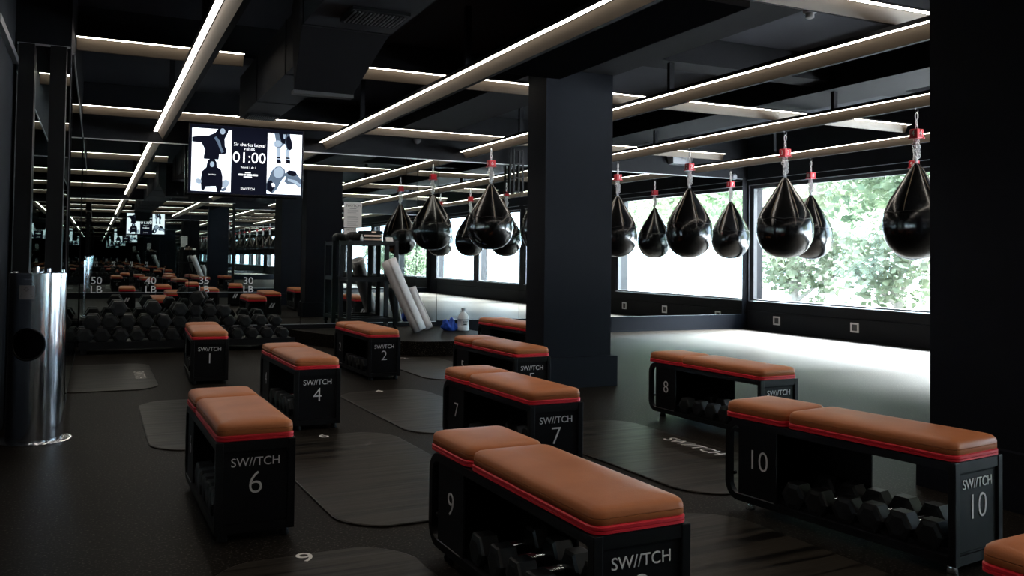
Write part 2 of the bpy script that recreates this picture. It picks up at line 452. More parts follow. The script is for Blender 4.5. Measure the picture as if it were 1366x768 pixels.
# ------------------------------------------------------------------ raised platform
pts = [(XL2 + 2.45, YF - .021), (2.34, 11.35), (2.46, 10.95), (2.60, 10.55), (2.85, 9.95), (3.05, 9.65), (3.30, 9.46), (3.60, 9.38), (4.00, 9.36), (4.5, 9.36), (4.5, YF - .021)]
struct('platform', prism(NB(), pts, 0, .16), M['floor'], 'low dark carpeted platform with a curved front below the shelf unit', 'platform')

# ------------------------------------------------------------------ light beams
PROF_H = [(0, .0), (0, .028), (.15, .028), (.15, -.085), (.11, -.085), (.056, -.002), (.05, 0)]
def light_beam(label, axis, u0, a, b, group, hang=()):
    zl = ZL if axis == 'Y' else ZL + .015
    t = thing('light_beam', label, 'ceiling light', (u0, a, zl) if axis == 'Y' else (a, u0, zl), group=group)
    n = b - a
    obj('housing', extrude_profile(NB(), PROF_H, 0, n, axis), M['beamblack'], t)
    def strip(p0, p1, m, nm, s0, s1):
        bm = NB()
        def P(u, z, s): return (u, s, z) if axis == 'Y' else (s, u, z)
        bm.faces.new([bm.verts.new(P(*p0, s0)), bm.verts.new(P(*p1, s0)), bm.verts.new(P(*p1, s1)), bm.verts.new(P(*p0, s1))])
        return obj(nm, bm, m, t)
    strip((.006, -.0015), (.046, -.0015), M['led'], 'led_strip', .02, n - .02)
    strip((.0545, -.003), (.109, -.0865), M['bronze'], 'reflector_face', .0, n)
    for s in hang:
        bm = NB()
        if axis == 'Y': box(bm, .05, .10, s - .02, s + .02, .028, ZC - ZL)
        else: box(bm, s - .02, s + .02, .05, .10, .028, ZC - ZL)
        obj('hanger', bm, M['beamblack'], t)
    return t
BX = [.598, 2.62, 4.617, 6.60, 8.615]
names = ['first long ceiling light beam from the left, above the first bench', 'second long ceiling light beam from the left, left of the middle pillar',
         'third long ceiling light beam, passing right of the middle pillar', 'fourth long ceiling light beam, carrying the front row of punching bags',
         'fifth long ceiling light beam, nearest the windows']
for i, x in enumerate(BX):
    light_beam(names[i], 'Y', x, (YB + .02 if i < 2 else YB2 + .02), YF - .01, 'long light beams', hang=[s - (YB if i < 2 else YB2) - .02 for s in (3.45, 6.62, 9.75)])
def cross_beam(label, y, a, b):
    t = thing('light_beam', label, 'ceiling light', (a, y, 2.73), group='crosswise light beams'); n = b - a
    obj('housing', extrude_profile(NB(), [(0, 0), (0, .012), (.22, .012), (.22, 0), (.165, -.001), (.12, -.085), (.10, -.085), (.055, -.001)], 0, n, 'X'), M['beamblack'], t)
    for u0, u1, w0, w1 in ((.006, .048, .0535, .0985), (.214, .172, .1665, .1215)):
        for nm, m, q in (('led_strip', M['led'], ((u0, -.0015), (u1, -.0015))), ('reflector_face', M['bronze'], ((w0, -.0015), (w1, -.0865)))):
            bm = NB()
            bm.faces.new([bm.verts.new(p) for p in ((0, q[0][0], q[0][1]), (0, q[1][0], q[1][1]), (n, q[1][0], q[1][1]), (n, q[0][0], q[0][1]))])
            obj(nm, bm, m, t)
    return t
CY = [.62, 3.98, 7.33, 10.69]
rowname = ['above the viewpoint', 'over the right pillar', 'just behind the middle pillar', 'nearest the far mirror']
for r, y in enumerate(CY):
    a0 = (XL if y < YJ else XL2) + .012; e0 = BX[4] - .01
    if r < 3:
        cross_beam('crosswise ceiling light beam %s, short piece left of the air duct' % rowname[r], y, a0, 1.05)
        cross_beam('crosswise ceiling light beam %s, long piece right of the air duct' % rowname[r], y, 1.59, e0)
    else: cross_beam('crosswise ceiling light beam nearest the far mirror, above the screen', y, a0, e0)

# ------------------------------------------------------------------ air duct
d = thing('air_duct', 'black rectangular air duct under the ceiling with a drooping elbow', 'air duct', (1.32, 0, 2.45))
bm = NB(); box(bm, -.263, .263, YB + .03, 5.16, 0, .40)
obj('near_section', bm, M['duct'], d)
bm = NB()
vs = [bm.verts.new(p) for p in ((-.263, 5.161, 0), (.263, 5.161, 0), (.205, 5.78, -.27), (-.18, 5.78, -.27), (-.263, 5.161, .40), (.263, 5.161, .40), (.205, 5.90, .30), (-.18, 5.90, .30))]
for f in ((0, 1, 2, 3), (4, 5, 6, 7), (0, 1, 5, 4), (1, 2, 6, 5), (2, 3, 7, 6), (3, 0, 4, 7)): bm.faces.new([vs[i] for i in f])
obj('elbow', bm, M['beamblack'], d)
bm = NB(); box(bm, -.185, .21, 5.76, 5.84, -.29, -.268); obj('elbow_lip', bm, M['grille'], d)
bm = NB(); box(bm, -.08, .263, 5.92, 8.95, 0, .40); obj('far_section', bm, M['duct'], d)
for y in (1.3, 3.2, 5.12): obj('flange', B(-.268, .268, y, y + .03, -.006, .405), M['beamblack'], d)
for y in (6.6, 7.9): obj('flange', B(-.085, .268, y, y + .03, -.006, .405), M['beamblack'], d)
for (x0, x1, y0, y1) in ((-.10, .22, 4.62, 4.92), (-.05, .24, 8.55, 8.88)):
    g = obj('grille', B(x0, x1, y0, y1, -.02, -.001), M['beamblack'], d)
    bm = NB(); n = 14
    for i in range(n):
        x = x0 + .02 + (x1 - x0 - .04) * i / (n - 1); box(bm, x - .004, x + .004, y0 + .03, y1 - .03, -.026, -.0205)
    obj('slat', bm, M['grille'], g)

# ------------------------------------------------------------------ small fittings on ceiling and far wall
def fitting(name, label, cat, prof, m, loc, rot=(0, 0, 0), part='housing'):
    t = thing(name, label, cat, loc); t.rotation_euler = rot
    obj(part, lathe(NB(), prof, 20), m, t, smooth=True, angle=40)
    return t
s = fitting('smoke_detector', 'small pale round detector on the ceiling right of the drop beam', 'detector', [(.055, 0), (.055, -.03), (.045, -.035)], M['paper'], (5.18, 5.40, ZC))
obj('sensor_head', lathe(NB(), [(.035, -.036), (.035, -.07), (.02, -.078)], 16), M['paper'], s, smooth=True, angle=40)
fitting('motion_sensor', 'small round white sensor on the far wall above the mirror corner', 'sensor', [(.05, 0), (.05, .03), (.03, .05)], M['greyp'], (9.517, YF + .011, 2.50), (PI / 2, 0, 0))
fitting('alarm_ring', 'dark round fitting on the far wall above the shelf unit', 'fitting', [(.05, 0), (.05, .03), (.03, .035)], M['grille'], (3.998, YF + .011, 2.73), (PI / 2, 0, 0))
sp = thing('wall_speaker', 'grey wedge-shaped speaker on the far wall right of the pillar', 'speaker', (8.38, YF + .01, 2.66), 0)
bm = NB(); vs = [bm.verts.new(p) for p in ((-.20, 0, .14), (.20, 0, .14), (.20, -.18, .10), (-.20, -.18, .10), (-.16, 0, -.03), (.16, 0, -.03), (.17, -.14, -.02), (-.17, -.14, -.02))]
for f in ((0, 1, 2, 3), (4, 5, 6, 7), (0, 1, 5, 4), (1, 2, 6, 5), (2, 3, 7, 6), (3, 0, 4, 7)): bm.faces.new([vs[i] for i in f])
obj('cabinet', bm, M['greyp'], sp)
obj('badge', B(-.02, .03, -.172, -.168, .04, .06), M['paper'], sp, loc=(0, .0, 0))
wb = thing('wall_bracket', 'black steel lattice bracket hanging on the far mirror left of the pillar', 'bracket', (5.49, YF - .01, 2.06))
bm = NB()
for x in (-.07, .07): box(bm, x - .012, x + .012, -.16, -.135, 0, .62); box(bm, x - .012, x + .012, -.03, -.005, 0, .62)
for z in (0, .2, .4, .6): box(bm, -.07, .07, -.155, -.14, z, z + .02); box(bm, -.008, .008, -.15, -.01, z, z + .02)
obj('lattice', bm, M['bmetal'], wb)

# ------------------------------------------------------------------ television
TVW, TVH = 1.40, .865
tv = thing('television', 'large wall screen showing 01:00 above the dumbbell rack', 'screen', (1.688, 11.40, 2.283))
tv.rotation_euler = (math.radians(1.5), 0, 0)
obj('bezel', B(-TVW / 2, TVW / 2, .004, .055, -TVH / 2, TVH / 2, bev=.004), M['screenblack'], tv)
obj('bracket', B(-.2, .2, .056, .20, -.12, .12), M['beamblack'], tv)
scr = obj('screen', B(-TVW / 2 + .012, TVW / 2 - .012, .0, .0035, -TVH / 2 + .014, TVH / 2 - .012), M['scr_dark'], tv)
def SP(x, y):   # screen design in the picture's own units (960 x 575) -> metres
    return ((x - 480) / 960 * 1.376, (287 - y) / 575 * .835)
def poly(name, pts, m, lift):
    bm = NB(); bm.faces.new([bm.verts.new((SP(x, y)[0], -.0005 - lift, SP(x, y)[1])) for x, y in pts])
    return obj(name, bm, m, scr)
def blob(cx, cy, rx, ry, rot=0, n=20):
    return [(cx + rx * math.cos(a) * math.cos(rot) - ry * math.sin(a) * math.sin(rot), cy + rx * math.cos(a) * math.sin(rot) + ry * math.sin(a) * math.cos(rot)) for a in (2 * PI * i / n for i in range(n))]
poly('picture', [(20, 30), (345, 30), (345, 560), (20, 560)], M['scr_white'], 0)
poly('picture', [(650, 30), (950, 30), (950, 560), (650, 560)], M['scr_white'], 0)
# left picture: standing hooded figure with one arm out, and a seated hooded figure below
poly('figure', [(345, 30), (230, 30), (205, 62), (150, 90), (85, 92), (22, 108), (22, 148), (95, 152), (112, 180), (128, 215), (118, 262), (118, 288), (240, 288), (245, 240), (292, 238), (308, 218), (290, 170), (286, 110), (300, 80), (312, 55), (318, 30)], M['scr_dark'], .0004)
poly('figure', blob(268, 46, 22, 26), M['scr_light'], .0008)
poly('figure', [(215, 90), (248, 130), (262, 182), (282, 218), (262, 232), (228, 150), (200, 105)], M['scr_mid'], .0008)
poly('figure', [(150, 300), (176, 282), (206, 284), (224, 310), (228, 350), (262, 375), (276, 430), (276, 520), (262, 560), (232, 560), (222, 515), (140, 522), (128, 552), (104, 552), (98, 470), (104, 395), (140, 360)], M['scr_dark'], .0004)
poly('figure', blob(188, 330, 18, 24), M['scr_light'], .0008)
poly('figure', blob(80, 478, 28, 22, .4), M['scr_light'], .0004)
poly('figure', blob(300, 490, 30, 36, .5), M['scr_light'], .0003)
poly('figure', blob(290, 540, 26, 14, -.4), M['scr_mid'], .0005)
text('lettering', 'SW//TCH', .022, M['scr_text'], scr, (SP(188, 418)[0], -.002, SP(188, 418)[1]), (PI / 2, 0, 0))
# right picture: legs with gloves hanging, and a pair of boxing gloves
poly('figure', [(705, 30), (840, 30), (866, 130), (862, 160), (820, 170), (800, 120), (790, 125), (768, 150), (735, 160), (706, 140), (722, 105)], M['scr_mid'], .0004)
poly('figure', [(745, 30), (770, 110), (800, 120), (815, 30)], M['scr_dark'], .0008)
poly('figure', [(782, 34), (806, 34), (800, 75), (786, 70)], M['scr_light'], .0012)
poly('figure', blob(738, 120, 34, 30), M['scr_light'], .0008)
poly('figure', blob(836, 110, 26, 62, -.15), M['scr_dark'], .0008)
poly('figure', [(728, 150), (766, 150), (762, 285), (730, 285)], M['scr_light'], .0003)
poly('figure', [(806, 165), (842, 165), (850, 285), (814, 285)], M['scr_light'], .0003)
for x0, x1 in ((730, 764), (812, 846)):
    poly('figure', [(x0, 235), (x1, 235), (x1 + 2, 248), (x0, 248)], M['scr_dark'], .0008)
    poly('figure', [(x0, 256), (x1 + 2, 256), (x1 + 8, 290), (x0, 290)], M['scr_dark'], .0008)
poly('figure', [(650, 470), (690, 360), (728, 320), (770, 316), (806, 345), (812, 395), (778, 440), (738, 520), (702, 556), (650, 530)], M['scr_mid'], .0004)
poly('figure', blob(752, 372, 44, 50, .5), M['scr_light'], .0008)
poly('figure', [(652, 455), (690, 440), (722, 500), (690, 552), (652, 525)], M['scr_dark'], .0008)
poly('figure', [(690, 470), (712, 462), (724, 492), (700, 504)], M['scr_text'], .0012)
poly('figure', [(812, 420), (806, 380), (840, 346), (890, 350), (930, 400), (950, 425), (950, 500), (890, 465), (830, 470), (800, 450)], M['scr_mid'], .0004)
poly('figure', blob(868, 372, 44, 24, .2), M['scr_dark'], .0008)
poly('figure', [(830, 420), (900, 432), (950, 470), (950, 490), (880, 455), (832, 440)], M['scr_light'], .0008)
def stext(body, x, y, size, track=1.0, sx=1.0):
    text('lettering', body, size, M['scr_text'], scr, (SP(x, y)[0], -.0015, SP(x, y)[1]), (PI / 2, 0, 0), sx=sx, track=track, ext=.0003)
stext('Sir charles lateral', 497, 148, .058, sx=.95); stext('raises', 497, 182, .056)
stext('01:00', 497, 262, .188, sx=.98)
stext('Round 1 de 1', 490, 342, .034)
def bars(y, h, words):      # lines too small to read on the screen
    for x0, x1 in words: poly('print_line', [(x0, y - h), (x1, y - h), (x1, y + h), (x0, y + h)], M['scr_text'], .0012)
bars(388, 3.2, ((463, 512),)); bars(406, 7, ((408, 446), (451, 470), (475, 520), (525, 572))); bars(424, 4.5, ((452, 522),))
stext('SW//TCH', 488, 528, .042)

# ------------------------------------------------------------------ notice on the mirror
pn = thing('paper_notice', 'white printed sheet taped to the mirror above the shelf unit', 'notice', (3.107, YF - .004, 1.66))
obj('sheet', B(-.122, .122, 0, .001, -.165, .175), M['paper'], pn)
text('heading', 'SW//TCH', .05, M['ink'], pn, (0, -.001, .125), (PI / 2, 0, 0), ext=.0003)
obj('subheading', B(-.045, .045, -.001, 0, .083, .093), M['greyp'], pn)
bm = NB()
for i in range(13):
    if i in (4, 8): continue
    z = .065 - i * .017; box(bm, -.075, .075 - (.03 if i % 3 == 2 else 0), -.001, 0, z, z + .005)
obj('print', bm, M['greyp'], pn)
pn2 = thing('paper_notice', 'small white card on the mirror under the printed sheet', 'notice', (3.075, YF - .004, 1.45))
obj('sheet', B(-.085, .085, 0, .001, -.045, .035), M['paper'], pn2)
text('heading', 'SW//TCH', .03, M['ink'], pn2, (0, -.001, .01), (PI / 2, 0, 0), ext=.0003)

# ------------------------------------------------------------------ training bench
BL, BW = 1.12, .31
def path_bar(bm, pts, x0, x1, th):
    """flat bar swept along a path in the YZ plane, thickness th to the inside"""
    n = len(pts); rows = []
    for i, (y, z) in enumerate(pts):
        a = Vector(pts[max(i - 1, 0)]); b = Vector(pts[min(i + 1, n - 1)])
        t = (b - a).normalized(); nrm = Vector((-t.y, t.x))
        rows.append([bm.verts.new((x, y + nrm.x * d, z + nrm.y * d)) for x, d in ((x0, 0), (x1, 0), (x1, th), (x0, th))])
    for a, b in zip(rows, rows[1:]):
        for k in range(4): bm.faces.new((a[k], a[(k + 1) % 4], b[(k + 1) % 4], b[k]))
    bm.faces.new(rows[0]); bm.faces.new(rows[-1])

def pad(parent, name, y0, y1):
    w, l, cy = BW - .012, y1 - y0, (y0 + y1) / 2
    bm = NB()
    lay = []
    for ins, z in ((.004, .397), (.0, .403), (.0, .4165), (.0028, .418), (.0, .4195), (.001, .428), (.004, .436), (.012, .443), (.026, .4475), (.055, .4515), (.10, .4535)):
        lay.append((rrect(0, cy, w - 2 * ins, l - 2 * ins, max(.034 - ins * .4, .01), 5), z))
    loops(bm, lay)
    p = obj(name, bm, M['leather'], parent, smooth=True, angle=55)
    bm = NB()
    loops(bm, [(rrect(0, cy, w - .006, l - .006, .03, 5), .3765), (rrect(0, cy, w + .006, l + .006, .036, 5), .379), (rrect(0, cy, w + .006, l + .006, .036, 5), .386), (rrect(0, cy, w + .001, l + .001, .034, 5), .3875), (rrect(0, cy, w + .006, l + .006, .036, 5), .389), (rrect(0, cy, w + .006, l + .006, .036, 5), .3965), (rrect(0, cy, w - .004, l - .004, .03, 5), .400)])
    obj('trim_band', bm, M['red'], p, smooth=True, angle=40)
    return p

def make_bench():
    t = thing('training_bench', 'bench', 'bench', group='training benches')
    bm = NB(); x = BW / 2
    hoop = []
    def arc(cy, cz, r, a0, a1, n=7): return [(cy + r * math.cos(a0 + (a1 - a0) * i / n), cz + r * math.sin(a0 + (a1 - a0) * i / n)) for i in range(n + 1)]
    hoop = [(.012, .375)] + arc(BL - .075, .300, .075, PI / 2, 0) + arc(BL - .075, .108, .075, 0, -PI / 2) + [(.012, .033)]
    hoop = [(y, z) for y, z in hoop]
    for s in (-1, 1):
        a, b = sorted((s * x, s * (x - .026)))
        path_bar(bm, hoop, a, b, -.028)
    for s in (-1, 1):
        a, b = sorted((s * x, s * (x - .03))); box(bm, a, b, 0, .03, .030, .377, bev=.003)
    box(bm, -x + .03, x - .03, .002, .028, .340, .376); box(bm, -x + .03, x - .03, .002, .028, .031, .062)
    for y in (.30, .78, 1.05): box(bm, -x + .026, x - .026, y, y + .03, .350, .376)
    for s in (-1, 1):
        a, b = sorted((s * (x - .027), s * (x - .045))); box(bm, a, b, .03, BL - .09, .062, .076)
    obj('frame', bm, M['bmetal'], t)
    fp = obj('front_panel', B(-x + .031, x - .031, .010, .020, .063, .339), M['bpanel'], t)
    obj('panel_edge', box(box(B(-x + .034, x - .034, .0085, .0098, .330, .334), -x + .034, x - .034, .0085, .0098, .068, .071), -x + .034, -x + .037, .0085, .0098, .071, .330), M['beamblack'], fp)
    text('brand_lettering', 'SW//TCH', .047, M['white'], fp, (0, .0085, .294), (PI / 2, 0, 0), sx=1.0)
    bm = NB(); box(bm, -x + .0265, x - .0265, .03, BL - .08, .048, .060)
    obj('tray', bm, M['bpanel'], t)
    bm = NB()
    box(bm, -x + .006, -x + .014, .825, 1.045, .061, .347)
    box(bm, x - .014, x - .006, .56, 1.045, .061, .347)
    box(bm, -x + .0145, x - .0145, 1.035, 1.045, .061, .347)
    sb = obj('storage_box', bm, M['bpanel'], t)
    bm = NB()
    for dx in (-.022, .022):
        bm.faces.new([bm.verts.new(p) for p in ((dx - .034, 1.0462, .17), (dx - .006, 1.0462, .17), (dx + .034, 1.0462, .25), (dx + .006, 1.0462, .25))])
    obj('slash_logo', bm, M['white'], sb)
    bm = NB(); box(bm, -x - .002, -x + .001, .835, 1.035, .062, .0655); obj('edge_strip', bm, M['alu'], sb)
    bm = NB(); lathe(bm, [(.008, -.014), (.008, .0)], 10, (0, 0, 0), axis='X')
    obj('peg', bm, M['bmetal'], t, loc=(-x + .03, BL - .036, .14))
    pad(t, 'seat_pad', .004, .772); pad(t, 'head_pad', .790, BL + .012)
    for sx in (-1, 1):
        for y in (.035, BL - .12):
            obj('foot', lathe(NB(), [(.020, 0), (.022, .006), (.016, .0305)], 14, (sx * (x - .035), y, 0)), M['rubber'], t, smooth=True, angle=40)
    return t
proto = make_bench()
def number_parts(t, n):
    fp = [c for c in kids(t) if c.name.startswith('front_panel')][0]
    sb = [c for c in kids(t) if c.name.startswith('storage_box')][0]
    text('number', str(n), .124, M['white'], fp, (0, .0085, .212), (PI / 2, 0, 0), sx=1.04, thin=.0018)
    text('number', str(n), .120, M['white'], sb, (-BW / 2 + .005, .93, .213), (PI / 2, 0, -PI / 2), sx=1.04, thin=.0016)
# front centre x, y, rotation (deg), number
BEN = [(9, 1.345, 2.005, 1.4, 1.016, 1.045, 1.005), (10, 2.91, 2.186, 7.7, 1.001, .968, 1.056), (6, .582, 3.545, 1.1, .98, .898, 1.019), (7, 2.113, 3.932, 2.6, 1.008, .964, .999),
       (8, 3.833, 4.24, 2.7, 1.01, 1.004, 1.002), (4, 1.30, 5.642, 1.5, .959, .989, 1.013), (5, 2.946, 5.871, 2.2, .999, 1.002, 1.0), (1, .90, 7.949, -2.2, .994, 1.005, 1.011),
       (2, 2.371, 7.704, 1.7, .969, .995, 1.008), (3, 4.057, 7.945, 2.5, 1, 1, 1), (12, 2.133, .319, 4.0, 1, 1, 1)]
BLAB = {9: 'tan padded black bench numbered 9 in the foreground centre', 10: 'tan padded black bench numbered 10 at the right with dumbbells under it',
        6: 'tan padded black bench numbered 6 at the front left', 7: 'tan padded black bench numbered 7 behind bench 9',
        8: 'tan padded black bench numbered 8 in front of the bright window floor', 4: 'tan padded black bench numbered 4 behind bench 6',
        5: 'tan padded black bench behind bench 7, left of the middle pillar', 1: 'tan padded black bench numbered 1 in front of the dumbbell rack',
        2: 'tan padded black bench numbered 2 in front of the shelf unit', 3: 'tan padded bench half hidden behind the middle pillar',
        12: 'tan padded bench cut off at the bottom right corner'}
benches = {}
base = [copy_tree(proto) for _ in BEN[1:]]
for t, (n, x, y, r, s1, s2, s3) in zip([proto] + base, BEN):
    t.location = (x, y, 0); t.rotation_euler = (0, 0, math.radians(r)); t.scale = (s1, s2, s3); t['label'] = BLAB[n]
    number_parts(t, n); benches[n] = t
    if n == 10:      # the one bench whose chrome levelling feet show
        for c in kids(t):
            if c.name.startswith('foot'): c.data = c.data.copy(); c.data.materials[0] = M['chrome']; c['label'] = 'chrome levelling foot'

# ------------------------------------------------------------------ dumbbells
def make_dumbbell():
    """hex dumbbell, axis along X, standing on a flat of the hexagon; origin at its underside"""
    t = thing('hex_dumbbell', 'dumbbell', 'dumbbell')
    R = .062; ap = R * math.cos(PI / 6)
    def head(s):
        bm = NB(); rows = []
        for r, h in ((R * .80, .066), (R, .073), (R, .131), (R * .93, .139), (R * .62, .143)):
            rows.append([bm.verts.new((s * h, r * math.cos(PI / 3 * k), r * math.sin(PI / 3 * k))) for k in range(6)])
        for a, b in zip(rows, rows[1:]):
            for k in range(6): bm.faces.new((a[k], a[(k + 1) % 6], b[(k + 1) % 6], b[k]))
        bm.faces.new(rows[0]); bm.faces.new(rows[-1])
        return bm
    for s in (-1, 1): obj('head', head(s), M['rubber'], t, loc=(0, 0, ap))
    bm = lathe(NB(), [(.0135, -.070), (.0135, -.058), (.015, -.052), (.0165, -.02), (.0175, 0), (.0165, .02), (.015, .052), (.0135, .058), (.0135, .070)], 14, axis='X')
    obj('handle', bm, M['chrome'], t, loc=(0, 0, ap), smooth=True, angle=60)
    return t
dproto = make_dumbbell()
dused = [False]
def dumbbell(loc, rotz, scale, label, group):
    t = copy_tree(dproto) if dused[0] else dproto
    dused[0] = True
    t.location = loc; t.rotation_euler = (0, 0, rotz); t.scale = (scale,) * 3
    t['label'] = label; t['group'] = group
    return t
ORD = ['first', 'second', 'third', 'fourth', 'fifth', 'sixth', 'seventh', 'eighth', 'ninth', 'tenth', 'eleventh', 'twelfth', 'thirteenth', 'fourteenth', 'fifteenth', 'sixteenth', 'seventeenth']
for n, cnt in ((9, 6), (10, 6), (8, 6), (6, 5), (7, 5), (4, 5), (5, 4), (2, 5), (1, 3)):
    b = benches[n]; mtx = Matrix.Translation(b.location) @ Matrix.Rotation(b.rotation_euler.z, 4, 'Z') @ Matrix.Diagonal((*b.scale, 1))
    for k in range(cnt):
        y = .735 - k * .128 if n != 10 else .745 - k * .126
        jit = random.uniform(-.006, .006)
        p = mtx @ Vector((-.004 + jit, y, .0605))
        dumbbell(p, b.rotation_euler.z + random.uniform(-.05, .05), .985 - .01 * (k % 3),
                 'black hex dumbbell with chrome handle under bench %d, %s from its far end' % (n, ORD[k]) if n not in (5,) else 'black hex dumbbell on the bench left of the middle pillar, %s from its far end' % ORD[k],
                 'dumbbells under the benches')

# the rack by the mirror
rk = thing('dumbbell_rack', 'low black rack holding hex dumbbells against the far mirror', 'rack', (.95, 10.95, 0))
bm = NB()
box(bm, -1.10, 1.22, -.28, .30, .085, .118); box(bm, -1.10, 1.22, -.285, -.27, .06, .135)
obj('shelf', bm, M['bmetal'], rk)
for x in (-1.05, .05, 1.17):
    obj('leg', box(B(x - .03, x + .03, -.25, -.19, 0, .084), x - .03, x + .03, .22, .28, 0, .084), M['bmetal'], rk)
def rack_row(x0, x1, n, z, s0, s1, y, rowlab, jig=.0):
    for k in range(n):
        f = k / max(n - 1, 1); x = x0 + (x1 - x0) * f; s = s0 + (s1 - s0) * f
        dumbbell((x, y + random.uniform(-.015, .015), z + (random.uniform(0, jig))), PI / 2 + random.uniform(-.05, .05), s,
                 'black rubber hex dumbbell, %s of the rack, %s from the left' % (rowlab, ORD[k]), 'dumbbells on the rack by the mirror')
rack_row(-.10, 2.06, 13, .1185, 1.55, 1.12, 10.93, 'bottom row')
rack_row(-.02, 1.98, 12, .262, 1.55, 1.12, 10.95, 'middle row', .01)
for k, (x, z, s) in enumerate(((.235, .42, 1.5), (.60, .42, 1.45), (.88, .405, 1.35), (1.06, .395, 1.3), (1.22, .39, 1.25), (1.37, .385, 1.2))):
    dumbbell((x, 10.93, z), PI / 2 + random.uniform(-.08, .08), s, 'black rubber hex dumbbell, top row of the rack, %s from the left' % ORD[k], 'dumbbells on the rack by the mirror')
dumbbell((1.10, 10.90, .535), PI / 2 - .25, 1.35, 'black rubber hex dumbbell topmost on the rack pile', 'dumbbells on the rack by the mirror')

# ------------------------------------------------------------------ floor mats
def floor_mat_obj(x0, x1, y0, y1, label, num=None, brand=False, rot=0.0, rfar=.22):
    cx, cy = (x0 + x1) / 2, (y0 + y1) / 2; w, l = (x1 - x0), (y1 - y0)
    t = thing('training_mat', label, 'mat', (cx, cy, 0), math.radians(rot), 'training mats between the benches')
    def outline(ins):
        pts = []; n = 8; r = .17
        # near and far ends bulge outwards, corners rounded
        base = rrect(0, 0, w - 2 * ins, l - 2 * ins, r, n)
        out = []
        for x, y in base:
            k = max(0, abs(y) - (l / 2 - .3)) / .3
            bul = .09 * (1 - (2 * x / w) ** 2) * k
            out.append((x, y + (bul if y > 0 else -bul)))
        return out
    bm = NB()
    loops(bm, [(outline(0), .0005), (outline(0), .006), (outline(.006), .0085)])
    obj('rubber_sheet', bm, M['mat'], t)
    if num: text('number', num, .135, M['floornum'], t, (-.0, l / 2 + .02, .0088), (0, 0, .1), ext=.0003)
    if brand: text('brand_lettering', 'SW//TCH', .13, M['floornum'], t, (w / 2 - .12, -.02, .0088), (0, 0, -PI / 2), ext=.0003, sx=.95)
    return t
floor_mat_obj(-.30, .50, 7.85, 9.62, 'dark rubber floor mat left of bench 1', brand=True)
floor_mat_obj(.30, 1.06, 5.36, 7.08, 'dark rubber floor mat left of bench 4')
floor_mat_obj(.90, 1.72, 3.56, 5.36, 'dark rubber floor mat between benches 6 and 7', '6', rot=2)
floor_mat_obj(.36, 1.10, 1.42, 3.22, 'dark rubber floor mat left of bench 9', '9', rot=1)
floor_mat_obj(1.78, 2.52, 5.28, 7.0, 'dark rubber floor mat between benches 4 and 5', '4', rot=2)
floor_mat_obj(2.72, 3.46, 7.55, 9.2, 'dark rubber floor mat right of bench 2 before the platform', '2', rot=2)
floor_mat_obj(2.52, 3.34, 3.42, 5.18, 'dark rubber floor mat between benches 7 and 8', brand=True, rot=2)
floor_mat_obj(1.76, 2.56, 1.35, 3.10, 'dark rubber floor mat between benches 9 and 10', rot=3)
floor_mat_obj(4.0, 4.8, 3.78, 5.5, 'dark rubber floor mat right of bench 8', rot=2)

# ------------------------------------------------------------------ punching bags
def link_loop(bm, z, ang, l=.030, w=.016, r=.0042, tilt=0.0, dx=0.0):
    pts = []
    for i in range(12):
        a = 2 * PI * i / 12
        u = w * math.cos(a) * .62; v = l * math.sin(a) * .8
        if abs(math.sin(a)) < .5: u = w * .62 * (1 if math.cos(a) > 0 else -1)
        p = Vector((u, 0, v)); p.rotate(Matrix.Rotation(tilt, 3, 'Y')); p.rotate(Matrix.Rotation(ang, 3, 'Z'))
        pts.append((p.x + dx, p.y, p.z + z))
    tube(bm, pts, r, 6, closed=True)

